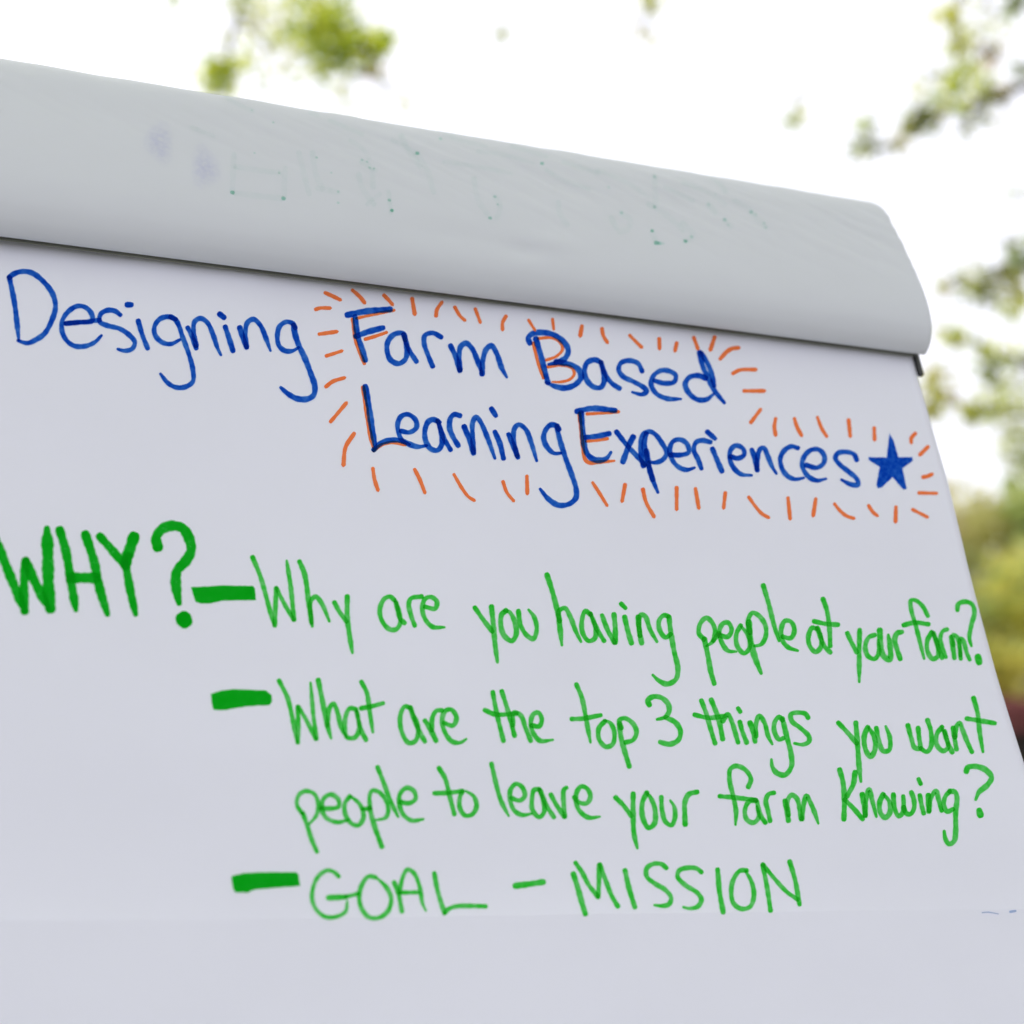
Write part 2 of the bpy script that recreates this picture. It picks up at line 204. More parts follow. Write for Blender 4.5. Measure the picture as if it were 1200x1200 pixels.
# strokes on the pad, in photo pixels, projected onto the sheet: width then points
INK = """
@b Designing
6.5 11,325 17,355 22,398
6.5 11,325 16,321 26,318 38,320 52,331 62,345 65,360 60,377 52,391 42,398 32,402 21,399
6 77,379 93,377.5 108,376 107,367 100,360 91,358.5 80,365 73,376 73,389 79,400 88,405.5 100,405.5 111,401 119,393
5.5 77,379 95,377.5 117,375
6 141,369 135,364.5 126,363.5 118,368 117,377 126,381.5 140,385 152,393 158,401 155,408.5 146,411 138,409
7 149,357 154,357
6 162,376 167,393 173,408
6 206,374 197,371 187,374 181,383 182,393 190,401 200,403 211,398
6 200,371 206,375 211,385 213,392 216,400 222,417 226,433 226,447 218,453 207,454 197,449 188,438
6 220,384 225,394 230,408
6 230,405 227,390 228,377 235,373 243,378 250,393 255,408 259,416
6.5 257.5,368 262.5,372
6.5 264,383 269,398 273,411
6.5 281,384 285,397 289,407
6 289,406 287.5,391 290,378 297,374 305,381 312,397 317,411
6 346,384 343,379 336,377 328,382 325,394 327,405 334,411 343,411 350,407
7 344,381 346,392 350,404 357,419 364,437 369,453 367.5,463 360,467.5 348,467 337,461 329,454
@b Farm
7.5 407,369 427,365 457,362.5
7 416,371 419,393 424,408 428,422
7 417,394 432,388.5 449,384
6.5 475,398 473,391 468,390 460,393 454,402 454,413 458,422 467,426 475,421 477,410 473,394
6 473,392 479,409 488,423.5
6 507,429 502,417 497,402 498,393 507,390 517,395
6.5 528,405 534,418 539,434
6.5 539,433 538,417 540,406 546,402 553,408 559,421 565,438
6.5 565,438 566,422 570,409 576,405 582,414 588,431 594,442
@b Based
7 621,402 619,396 624,391 635,389.5 648,392 660,400 666,410 663,419 655,424 643,427
7 652,424 668,427 678,433 681,442 675,450 663,454.5 650,452.5 640,448
7 628,397 634,417 638,433 642,448
6.5 705,425 697,421.5 688,425 685,435 687.5,445 695,453 704,454 708,447 707,435 703,423
6 704,424 709,438 717,449 726,455
6 752.5,435 748,426 738,422.5 728,425 725,433 730,441 742,447 753,453 758,458 753,462 741,459.5
6 767,446 778,449 790,447.5 792,440 785,435 775,434 766,440 763,450 769,461 782,467 798,467.5
6.5 827,443 818,440 808,442 803,450 807,460 817,468 828,468 836,462
6.5 820,413 824,430 831,445 837,457 849,472
6 822,414 829,425 834,438 837,452
@b Learning
7.5 428,453 432,475 436,502 440,525
6.5 438,527 447,519 460,515.5 472,517 481,521 490,523.5 500,522
6 470,505 480,506.5 488,501 487,492 478,485.5 470,488 466,497 467,506 471,516 480,521
6.5 515,495 508,491.5 502,494 498,504 499,517 505,526 513,527.5 518,520 517,506 512,492
6 513,493 520,513 528,527
6.5 537,522 531,512 527,502 528,490 532.5,485.5 539,487
6.5 544,500 550,515 555,531
6 555,530 554,512 554,495 558,488.5 563,494 571,512 580,537
6.5 576,479 581,487
6.5 580,506 586,520 590,537
6.5 596,509 602,523 607,536
6 606,534 602,515 603,502 608,497.5 616,503 623,520 629,540
6.5 655,503 651,498.5 645,498 640,503 637,512 640,522 649,531 657,531
6.5 653,499 654,507 659,525 664,540 670,556 675,572 675,583 668,590 655,592 643,585 633,573
@b Experiences
7 676,482 694,478.5 721,481
7 681,484 683,505 685,523 689,533 698,539 710,537.5 716,530
6.5 686,512.5 700,511 714,508
6 722.5,506 735,522 747,535 756,545
7 742,512 737,522 730,541
6.5 757.5,508 755,520 760,545 765,562 771,577
6 754,546 751,532 751,518 754,509 761,505.5 768,509 775,518 781,530 777.5,538 768,542 760,541
6.5 757.5,528 761,548 765,562
6 786,533 798,533 807,530 805,520 797,515 789,517 785,526 787.5,538 795,547 805,550.5 814,548
6 822,549 818,538 813,527 816,518 823,516 832.5,518
6 829,506 838,514
6.5 835,526 840,538 846,552
6 856,535 865,537 872,533 871,526 863,522 857,526 855,536 859,547 868,555.5 881,557
6.5 881,527 885,538 887.5,551
6 887,550 888,535 891,526 895,524.5 900,535 905,547 910,555
6 935,525 928,523 920,527 914.5,537 917,550 924,558.5 932,561.5 942,560
6 945,545 957,548 965,543 966,534 960,527 951,527 943,534 940,545 947,558 957,563 968,561
6 1004,539 1001,532.5 992,529.5 982,531 979,537 985,545 995,553 1004,561 1006,568 997,567.5 986,562
@p B star
0 1042.5,507 1048,518 1053,535.5 1069,535.5 1070,540 1057.5,549 1063,573 1059,574 1046,559 1034,571 1029,572 1027,568 1031,547 1018,539 1018,535.5 1039,536
@o outline
4 413,374 417.5,402 427,426
3.5 418,373 433,369.5 462,363.5
4 428,397.5 440,394 453,389.5
4 625,402 630,423 637,443
3.5 631,396.5 647,396 657,402 659,410 652,417.5 640,422
3.5 642,430 657,428 670,431 673,438 668,444.5 657,447.5 647,447.5
5 425.5,454 430,485 434,510 438,527
4 438,528 447,521.5 460,518.5 475,521
4.5 679,485 683,523 685.5,538 690,542 702,541.5 720,540
3.5 688,485 707,484 725,482.5
3.5 687,517 700,516 712,514
@t tick
5 381,343 391,347.5 399,351.5
5 370,362.5 375,361 387,361
5 374,391.5 395,388.5
4.5 382.5,417 392,414 401,411
5 382,453 390,447 404,442.5
5 387.5,494 396,484 406,472
5.5 415,508 405,524 402.5,545
5 413,340 422,348 427.5,355
5 450,346 455,351 460,357
5.5 483,350 486,368
5 511,370 512,363 518,354
4.5 533,360 539,370 545,375.5
4.5 557,362 563,378
5 593,370.5 589,378 589,386.5
4 619.5,375 627,387
4 647.5,374 649,386
5.5 682,382 680,393.5
5 705.5,385 707,393 712,401.5
4.5 738,393 752,407
5 772.5,397 773,409
5 793,402 791,411.5
5 813,395.5 818,409
5.5 837.5,395 832.5,410
5.5 844,420.5 852,412 858,408.5 866,407.5
5 859,437.5 867,433.5 886,433
5 872,458 896,458
5 880,495 891.5,479.5
5 909,490.5 907.5,500 909,510
5 931,490.5 934,500 939.5,510.5
4.5 958,489 963,502 969,511.5
5 994.5,492 996.5,511.5
5 1024.5,501.5 1025,515.5
5 1072.5,508 1068,513.5 1068,519
5 1087.5,523.5 1078,533
5 1082,559 1087,558 1092.5,555.5
4.5 1077,577.5 1098,578
4.5 978,590.5 985,599 992,604.5 1001,607.5
4.5 1018,592.5 1023,600 1028.5,604.5
5 1050,594 1049.5,611.5
4.5 1069.5,597 1087,606
5 923.5,583.5 926,608
5 956,584.5 953,604.5
5 753.5,573.5 757,588 766.5,605.5
5 793,571.5 793,597
5 815,572.5 819,595.5
5 850,577.5 848,595.5
4.5 877.5,582.5 885,593 893,602 901,606.5
4.5 589.5,564.5 594,577 602,587
5 617.5,558 618,578.5
4.5 694.5,565.5 702,577 711.5,592.5
5 732.5,568 729,587.5
4.5 753,573.5 754,577
5 437,549 439,562 443,574.5
5 486,550 492,562 498,577.5
4.5 532,556 542,573 549,582 556,586.5
@R rolltick
4.5 519,352 525,346
@g WHY?
9 -14,612 0,645 14,680 29,716
8.5 29,716 28,690 30,657
9 30,657 42,684 57,713
11 59,713 57,690 56,650 55,619
8.5 70,621 77,645 83,680 89,715
8.5 100,626 110,657 117,690 126,720
10 83,677 113,677
8 117,628.5 130,643 146,662
11 157,629 150,650
10 150,652 147,662
8 147,660 153,693 159,720
9.5 185,641 183,630 190,620 202,616 214,619 222,632 224,645 218,657 208,668 206,678 207.5,695 210,707
14 215,725 217,728
@p G dash
0 224,688 260,686 297,686.5 299,690 300,703 260,704 247,707 236,707 229,705
@p G dash
0 247,813 260,809 273,807.5 312,809 318,814 319,822 316,826 290,827.5 263,832 251,832 249,829
@p G dash
0 271,1027 285,1023 310,1022 347,1022 350,1025 352,1038 327,1040 298,1042.5 290,1046 276,1046 273,1041
@g Why
5.5 296,653 305,675 313,703 321,733
5.5 322,733 323,707 323.5,689
5 324,689 333,707 344,726
5.5 344.5,726 341,690 336,657
6 351,658 357,673 362,707 366,734
5.5 365,730 364,705 370,699 377,707 386,728
5.5 392,706 398,717 406,728
6 407,699 407,723 410,747 413,765
@g are
5.5 462,703 457,699 450,702 445,715 448,728 456,737 464,737.5 469,730 467,715 463,702
5.5 464,706 469,725 474,730
5.5 486,733 482,722 479,707 482,701 494,699
5.5 498,711 510,713 512,705 505,699.5 498,702 495,713 498,725 507,734.5 521,735
@g you
5.5 556.5,712 567,727 577,740
6 576,711 578,730 580,753 583,776
6 593,715.5 588,720 587,733 591,745 600,751 605,743 603,728 597,717 591,715.5
5.5 607.5,716 610,732 617,744 625,748.5 629,738 626,723 619.5,714.5
@g having
6 641,673.5 647,692 654,720 658.5,756
5.5 656,728 655,716 662,712.5 668,722 675,740 681,752
5.5 692,720 686,716 682,727 683,742 690,751 697,748 698,735 692,720
5.5 692,719 700,738 708,751
5.5 705.5,721 712,738 720,753
6 721,753 721,735 719.5,720
5.5 728,707.5 733,712.5
6 732,723 736,740 740,753.5
6 748,723 749,737 752,753.5
5.5 750,745 749,728 751,720.5 756,722 762,738 770,752
5.5 783,722 778,721 772.5,727 773,738 780,747 786,743
6 784,723 786,740 790,763 794.5,784 792,796 782,801.5 772,797.5 765,791
@g people
6 825.5,749 830,770 833,787 837,801
5.5 825,749 819,742 821,730 828,724 835,730 838,741 835,752 828,757
5.5 836,751 842.5,742
5.5 842,744 853,746 857.5,738 853,729.5 847,731 843,740 846,753 853,762.5 863,763.5
5.5 868,733 863,743 864,757 872,765.5 878,760 878,747 868,733
7 877.5,729 879,747 884,768 892,789
5.5 879,742 877,726 882,718 890,722 897,733 897.5,745 892,755 884,757
5.5 894.5,686 901,708 907,732 913,751
5.5 917,746 927,747.5 931,738 927,728.5 920,727.5 916,735 916,748 923,758 935,762.5
@g at
5.5 957,737 952,735.5 947.5,745 949,757 956,764 962,758 962,745 957,735
5.5 958,736 966,757 973,764.5
5.5 964.5,702 969,715 972,735 973,757
5.5 954,728 968,731 982,732
@g your
5.5 993,742 998,753 1004,764
5.5 1007.5,738 1007,760 1007,799
5.5 1025,744 1018,747 1014,758 1017.5,769 1025,772 1030,765 1029,750
6.5 1031,738.5 1032,753 1035,768 1043,773 1043,757 1041,744
6 1055,772 1051,760 1048.5,749 1051.5,742 1057,740.5
@g farm?
5 1087.5,722 1081,710 1073,703.5 1067.5,703.5 1068,715 1073,732 1078,752 1083,772
5.5 1059,732.5 1072,729.5 1088,731.5
5.5 1092,741 1087,750 1087,763 1093,772 1099,769 1098,753 1093,740
5 1094,742 1100,760 1104,771
5 1108.5,770 1104,758 1102,748 1105,739.5 1110,737.5
5.5 1114.5,746 1117,760 1118.5,771
5 1117.5,756 1117,744 1122,747 1126,772
5 1125.5,768 1125.5,748 1129,751 1133,765 1136.5,773
5.5 1122,715 1123,708 1131,705 1139,708 1142,718 1138.5,732 1136,747 1138.5,757
7.5 1146,769.5 1147.5,776
@g What
5.5 327,797.5 337,818 343,843 348,870
5.5 349,870 349.5,847 349,828
5 349.5,828 358,842 370,866
5 371,866 367.5,840 364,800
6 373,797 378,822 383,847 388,865
5.5 384,850 386,830 391,824.5 395,833 400,853 406,864
5.5 417,831 410,830 405,840 404,853 407,864 416,864 421,854 418,833
5.5 418,834 423,855 429,867
5.5 423.5,799 430,812 433,832 437,858
5.5 423,830 434,828 449,824
@g are
5.5 480,829 474,828 469,840 471,858 479,870.5 487,868 490,854 482,831
5.5 481,829 488,850 498,869
6 498,844.5 503,852 511,868
5.5 506,856 507,840 512,832.5 518,832.5
5.5 520,847 531,850 535,841 529,831.5 522,833 518,845 522,859 530,869 540,870 546.5,866
@g the
5.5 577.5,811 582,835 590,868
5.5 568,832 580,837 595,837 605,836
5.5 588,810 595,832 603,862
5.5 601,850 602,835 610,838 616,853 622,868
5.5 623,850 632,851 635,843 631,835 625,837 622,848 625,859 633,868 648,867
@g top
5.5 675.5,802 682,818 687,843 692,870
5.5 670,842.5 683,842 704,838
5.5 709,845 702,853 702,866 710,875 718,872 720,858 715,847 708,844
6 726,848 727.5,862 732,880 737.5,898
5.5 728,853 726,844 732,841.5 742,848 746,858 742,867 733,870
@g 3
6 761,826 759,821 765,816.5 775,817.5 783,825 784,834 779,840.5 770,843
6 780,840.5 792,847 797.5,857 795,867 785,872 773.5,869.5
@g things
5.5 822,821 828,837 833,855 838,871
5.5 814,837.5 830,841 850,839
6 833.5,820 842,842 847,866
5.5 847,845 853,837 857,844 865,870
5 865,830 867.5,834
5.5 867,846 870,857 875,870
6 879,847 883,858 885,869
5.5 886,863 886,848 890,839 896,847 900,862 905,872
5.5 917,844 913,840 908,846 907.5,857 913,866.5 918,865
6 917,842 922,863 927,883 927.5,898 920,908 910,905.5 905,898 904,890
5.5 947,841 944,836.5 935,835 927,837 928,845 938,853 948,863 948,869 941,872.5 931,871
@g you
5.5 982.5,847 993,858 1004,871
6 1003,847 1005,872 1007,900 1009,916
6 1017,852 1013,862 1014,877 1020,886.5 1025,880 1025,865 1018,852
5.5 1027,853 1030,868 1035,880 1042,879 1043,865 1038,851
@g want
5.5 1064,850 1068,865 1072,876 1078,877 1077,863 1076,853
5.5 1079,877 1086,881 1091,875 1091,857 1087,844
5.5 1104,852 1098,860 1098,873 1105,880 1111,876 1108,862 1103,851
5.5 1107,857 1111,871 1116,881.5
5.5 1117,853 1119,867 1121,878
5.5 1119,864 1121,851 1124.5,847 1128,855 1133,868 1139,881
5.5 1141,818 1146,837 1148,857 1152,881
5.5 1133,842 1146,844 1166,847.5
@g people
5.5 355,953 360,967 365,983 371.5,998
5 354,953 348,943 350,932 358,927 368,930 373,942 371,955 362,966
5.5 376,947 387,947.5 397,945 396,936 388,931 380,935 377,946 382,958 395,963.5 408,961
5.5 410,933 404,942 405,955 412,965 420,967 426,958 422,943 411,933
5 425,948 434,947.5
6 433,946 437,962 442,977 447.5,992
5 434,947 433,934 436,926.5 444,928 452,938 455,950 452,958 440,961
5.5 442.5,899 450,918 457,937 466.5,957
5.5 469,940 480,941 487,936 485,927 477,923 469,930 468,942 473,955 483,961.5 496,960
@g to
5.5 514.5,900 522,913 527,933 532.5,954
5.5 509,929.5 525,929 542,927
5.5 542,927.5 539,934 539,947 545,955.5 553,954.5 558.5,945 555,933 546,927
@g leave
5.5 576,895 581,917 587,938 596,956
5.5 599,935 609,938 615,933 612,922.5 605,918.5 598.5,925 598,938 603,950 612,955 623,953.5
5.5 632,925 626,925.5 623.5,936 624,949 632,957.5 637.5,952 637,939 631,924
5.5 633,926 640,943 649,957.5
5.5 645.5,931 652,943 661.5,957
5.5 662,957 660.5,940 661,925 664,923
5.5 673,934 678,940 688,941 692,933 688,924 681,921.5 676,928 675,940 680,951 690,958 703,957
@g your
5.5 721.5,934.5 730,943 740,956
6 742,930 742,953 743,977 747,994
6 758,929 753,940 753,957 760,970 767,965 767.5,948 762,934 757,929
5.5 775,934 776,950 780,963 787,967 791,958 790,945 785.5,938
6 803,966 802.5,953 802.5,941 807,931 817,928
@g farm
5.5 877,922 880,913 874,902.5 863,897.5 856,901 855,914 859,932 862.5,950 862,966.5
5.5 843.5,933 860,934.5 886,937.5
5.5 886,938 878,939 873,949 875,960 883,964 889,958 887,945
5.5 887,939 891,955 897,964
5.5 902.5,962 900,950 897.5,938 901,930.5 907,929
6 920,938.5 922,950 924,961.5
5.5 924,955 923,938 928,931.5 934,936 937,948 939,960
5.5 940,960 942,942 945,932.5 950,941 955,953 959,965
@g Knowing?
6 984,902 988,917 989.5,940 989,960
6 1002,905 1000,919 992.5,933
5.5 990,937 1000,947 1011,960
6 1010.5,931 1012.5,942 1014,956
5.5 1014,955 1015,937 1018.5,925 1022,937 1027,957
6 1035,931 1031,940 1032,953 1037.5,958 1042.5,953 1042.5,940 1036,931
5.5 1047,931 1048,945 1053,956.5 1058,952 1059,940 1058.5,933
5.5 1059,946 1062,953 1067,954 1071,948 1071,937 1068,928.5
5 1076.5,913 1079,918.5
5.5 1078,932 1080,943 1082.5,953
6 1088,932 1088.5,951
5.5 1089,950 1091,935 1097,927 1100,937 1103.5,950
5.5 1113,927.5 1108,933 1106,944 1110,951 1117,948
6 1113,927 1119,928 1121.5,934 1120,952 1120,975 1118,986 1112,989 1108,983 1106.5,974
6.5 1132.5,904 1134,899.5 1143,898 1155,902 1162,911 1157,920 1147.5,928 1143.5,937
7.5 1147.5,949.5 1149,955
@g GOAL
5 397,1027 391,1021.5 383,1020 373,1027 367,1040 366,1055 372,1067.5 382,1074.5 395,1074 405,1068 407,1056
6.5 385,1052 405,1051
5 405,1051 420,1047
5.5 440,1028 432,1027 425,1035 421,1050 424,1065 433,1075 445,1075 455,1067 458.5,1053 453,1040 442,1029
5.5 462,1034 467,1047 471,1068
5 468,1046 472,1028 477.5,1019 485,1023 492,1040 495,1058 499,1067
5 470,1046 490,1045.5
5.5 509,1023 512,1040 517,1058 521,1070
5.5 521,1070 526,1065 535,1062 548,1061.5 569,1062
@g hyphen
7 604,1038 620,1036 636.5,1033.5
@g MISSION
6.5 672,1024 677,1040 682,1058 686,1071
5.5 674.5,1011 682,1022 690,1037 701,1051
5.5 701,1051 702,1032 702,1013
5.5 703,1013 710,1032 717,1050 724,1062
6 732.5,1020 737,1040 744,1063
5.5 781,1017 775,1012.5 765,1012.5 758,1017.5 758,1027 767,1035 780,1043 786.5,1052 784,1059.5 776,1061.5 767,1060.5
5.5 822,1022 816,1017.5 805,1017 796,1020 794,1027 803,1037 817,1046 822,1054 818,1062 808,1064.5 801,1063
6 841,1019 843,1043 847.5,1069
5.5 875,1020 867,1020.5 859,1032 857,1047 860,1059 869,1065 879,1062.5 883.5,1050 881,1034 874,1021
5.5 894,1014 899,1040 903,1067
5 894,1013 908,1030 922,1045 935,1054
5.5 925.5,1009.5 932,1032 937,1060
@k speck
1.6 1151,1069.5 1158,1069 1170,1071
3 1184,1068.5 1190,1067.5
"""
# ---------------------------------------------------------------- where the pad stands
D1 = ray(5730, 1012).normalized()                          # along the top edge of the pad, level
D2 = ray(126, -3200).normalized(); D2 = (D2 - D1 * D1.dot(D2)).normalized()   # up the leaning sheet
NN = D1.cross(D2).normalized()                             # out of the sheet
P0 = CAM + ray(600, 600) / FPX * 1.05
def pos(u, v, h=0.0): return P0 + D1 * u + D2 * v + NN * h
def uv(x, y):
    r = ray(x, y); t = (P0 - CAM).dot(NN) / r.dot(NN); q = CAM + r * t - P0
    return q.dot(D1), q.dot(D2)
CREASE = -0.2517
def hgt(u, v):                                             # how the sheet waves and where it was once folded
    a = 0.0021 * (.8 + .3 * math.sin(u * 6 + 2))
    x = v - CREASE
    s = a * (math.exp(-x / .013) if x > 0 else math.exp(x / .07))
    s *= 1.1 + .3 * math.sin(u * 17 + 1)
    w = .0017 * mnoise.noise(Vector((u * 7, v * 9, 2))) + .0006 * mnoise.noise(Vector((u * 26, v * 22, 6))) + .0012 * math.sin(u * 9 + v * 3) + .0007 * math.sin(u * 23 - v * 7 + 1.3) + .0006 * math.sin(v * 31 + u * 5)
    if x < 0: w += .0007 * (1 - math.exp(x / .05)) * math.sin(u * 38 + 11 * x) * math.sin(14 * x + 4 * u)
    return s + w + .0025
EDGE = [(-.62, .3385), (-.25, .3365), (-.162, .3345), (-.1, .3312), (-.012, .3305), (.055, .3318), (.12, .3305), (.31, .3305)]
def right_edge(v): return float(np.interp(v, [e[0] for e in EDGE], [e[1] for e in EDGE]))
UL = -0.352

# ---------------------------------------------------------------- ground
V, F = [], []
n = 60
for i in range(n + 1):
    for j in range(n + 1):
        x, y = (i / n * 2 - 1), (j / n * 2 - 1)
        X, Y = 600 * x * abs(x) ** 1.5, 600 * y * abs(y) ** 1.5 + 10
        V.append((X, Y, .05 * math.sin(X * .3) * math.sin(Y * .23) - .05))
for i in range(n):
    for j in range(n): F.append([i*(n+1)+j, (i+1)*(n+1)+j, (i+1)*(n+1)+j+1, i*(n+1)+j+1])
g = link('ground', V, F, M['grass'], smooth=True); g['kind'] = 'structure'

V, F = [], []; m = 64
for k in range(13):
    for i in range(m):
        a = 2 * math.pi * i / m; R_ = (k / 12) * 9 * (1 + .06 * math.sin(3 * a) + .04 * math.sin(7 * a + 1)); x, y = R_ * math.cos(a), -2.5 + R_ * math.sin(a)
        V.append((x, y, .05 * math.sin(x * .3) * math.sin(y * .23) - .02 - .035 * (k == 12)))
for k in range(12):
    for i in range(m): F.append([k*m+i, k*m+(i+1)%m, (k+1)*m+(i+1)%m, (k+1)*m+i])
gy = link('bounce_yard', V, F, M['bounce_gravel'], smooth=True); gy['kind'] = 'structure'  # unseen pale ground added to bounce light up onto the pad

# ---------------------------------------------------------------- easel
easel = thing('easel', 'black and aluminium presentation easel carrying the handwritten paper pad', 'easel')
V, F = [], []; box(pos(-.008, -.165, -.026), D1, D2, NN, .335, .45, .006, V, F)
bevel(link('board', V, F, M['board'], easel), .002)
V, F = [], []; box(pos(-.008, .268, -.012), D1, D2, NN, .334, .012, .004, V, F)
bevel(link('clamp_bar', V, F, M['black'], easel), .002)
V, F = [], []; box(pos(-.0105, .1578, .0048), D1, D2, NN, .3405, .0043, .0006, V, F)  # thin dark strip drawing the line just below the folded pages
bevel(link('under_fold_strip', V, F, M['strip'], easel), .0005)
V, F = [], []; box(pos(.3333, .1545, .0022), D1, D2, NN, .0022, .0155, .0020, V, F)
bevel(link('side_hook', V, F, M['black'], easel), .0007)
V, F = [], []; box(pos(-.008, -.605, .012), D1, D2, NN, .335, .006, .034, V, F); box(pos(-.008, -.592, .045), D1, D2, NN, .335, .018, .002, V, F)
bevel(link('tray', V, F, M['alu'], easel), .0015)
for u in (-.30, .285):
    V, F = [], []; top = pos(u, .28, -.048); gnd = pos(u * 1.15, -P0.z / D2.z, -.048); gnd = top + (gnd - top) * (top.z / (top.z - gnd.z))
    tube([top, gnd], [.013, .012], V, F, 12); lg = link('leg', V, F, M['alu'], easel, True)
    V, F = [], []; tube([gnd + Vector((0, 0, .03)), gnd + Vector((0, 0, -.04))], [.017, .018], V, F, 12); link('rubber_foot', V, F, M['black'], lg)
V, F = [], []; top = pos(0, .24, -.05); gnd = Vector((top.x + .35, top.y + .62, 0))
tube([top, gnd], [.013, .012], V, F, 12); lg = link('leg', V, F, M['alu'], easel, True)
V, F = [], []; tube([gnd + Vector((0, 0, .03)), gnd + Vector((0, 0, -.04))], [.017, .018], V, F, 12); link('rubber_foot', V, F, M['black'], lg)

# ---------------------------------------------------------------- paper pad
pad = thing('flip_chart_pad', 'large white paper pad with blue and green handwriting, its used pages folded over the top', 'flip chart')
V, F = [], []; box(pos(-.0105, -.155, -.0075), D1, D2, NN, .3395, .41, .0070, V, F)
link('page_block', V, F, M['pad'], pad)
rows = sorted(set([round(v, 5) for v in np.arange(-.57, .268, .006)] + [round(v, 5) for v in np.arange(CREASE - .02, CREASE + .03, .0012)] + [CREASE]))
NU = 110; V, F = [], []
for v in rows:
    r = right_edge(v)
    for i in range(NU + 1):
        u = UL + (r - UL) * i / NU
        V.append(pos(u, v, hgt(u, v)))
for j in range(len(rows) - 1):
    for i in range(NU): F.append([j*(NU+1)+i, j*(NU+1)+i+1, (j+1)*(NU+1)+i+1, (j+1)*(NU+1)+i])
sheet = link('front_sheet', V, F, M['paper'], pad, True)
so = sheet.modifiers.new('thickness', 'SOLIDIFY'); so.thickness = .00012; so.offset = -1

# folded-over pages: one profile drawn along the pad's width
PROF = [(.16, -.075), (.215, -.076), (.262, -.070), (.292, -.056), (.305, -.036), (.3120, -.022), (.3070, -.0105), (.2975, -.0005),
        (.280, .0100), (.2512, .0172), (.2231, .0230), (.1977, .0268), (.178, .0276), (.1650, .0250), (.1564, .0195), (.1528, .0140),
        (.1522, .0108), (.1540, .0086), (.1590, .0074), (.170, .0068), (.195, .0070), (.24, .0066)]
prof = catmull(PROF, .0022)
dl = [0]
for a, b in zip(prof, prof[1:]): dl.append(dl[-1] + math.dist(a, b))
iu = 230; V, F = [], []
def bumpfield(u, s, v):
    top = max(0, min(1, (v - .195) / .06))                # crumples run slantwise over the upper half
    a = u * math.cos(.5) + s * math.sin(.5); b = -u * math.sin(.5) + s * math.cos(.5)
    w = mnoise.fractal(Vector((a * 18, b * 120, 3.1)), .8, 2.0, 4) * .0011 + mnoise.noise(Vector((a * 7 + 5, b * 60, 9))) * .0006
    w *= 1 if v < .27 else max(.35, 1 - (v - .27) / .03)
    fade = .25 + .75 * max(0, min(1, (u + .24) / .25))
    h = w * top * fade + mnoise.noise(Vector((u * 9, s * 14, 1.7))) * .0007 * (.3 if v > .28 else 1) + mnoise.noise(Vector((u * 30, s * 30, 4))) * .0005
    h -= .0028 * math.exp(-((u - .018) / .014) ** 2 - ((v - .181) / .008) ** 2)     # dent low on the fold
    h += .0016 * math.exp(-((u - .040) / .018) ** 2 - ((v - .192) / .007) ** 2)
    h -= .0012 * math.exp(-((u + .03) / .05) ** 2 - ((v - .185) / .012) ** 2)
    return h
for i in range(iu + 1):
    u = -.358 + (.3348 + .358) * i / iu
    for k, (v, nh) in enumerate(prof):
        a = prof[max(k-1, 0)]; b = prof[min(k+1, len(prof)-1)]
        t = ((b[0]-a[0]), (b[1]-a[1])); ln = math.hypot(*t); no = (-t[1]/ln, t[0]/ln)      # outward in (v, n)
        if nh > 0.02 and no[1] < 0: no = (-no[0], -no[1])
        inn = max(0, min(1, (dl[-1] - dl[k] - .11) / .02)); amt = bumpfield(u, dl[k], v) * max(0, min(1, (nh + .03) / .02)) * inn if k > 20 else 0
        sgn = -1 if (no[1] < 0) else 1
        V.append(pos(u, v + no[0]*amt*sgn, nh + no[1]*amt*sgn))
K = len(prof)
for i in range(iu):
    for k in range(K - 1): F.append([i*K+k, i*K+k+1, (i+1)*K+k+1, (i+1)*K+k])
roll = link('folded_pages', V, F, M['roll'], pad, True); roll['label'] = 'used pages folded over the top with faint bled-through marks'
bvh = BVHTree.FromPolygons([tuple(v) for v in V], F)
so = roll.modifiers.new('thickness', 'SOLIDIFY'); so.thickness = .0006; so.offset = 0

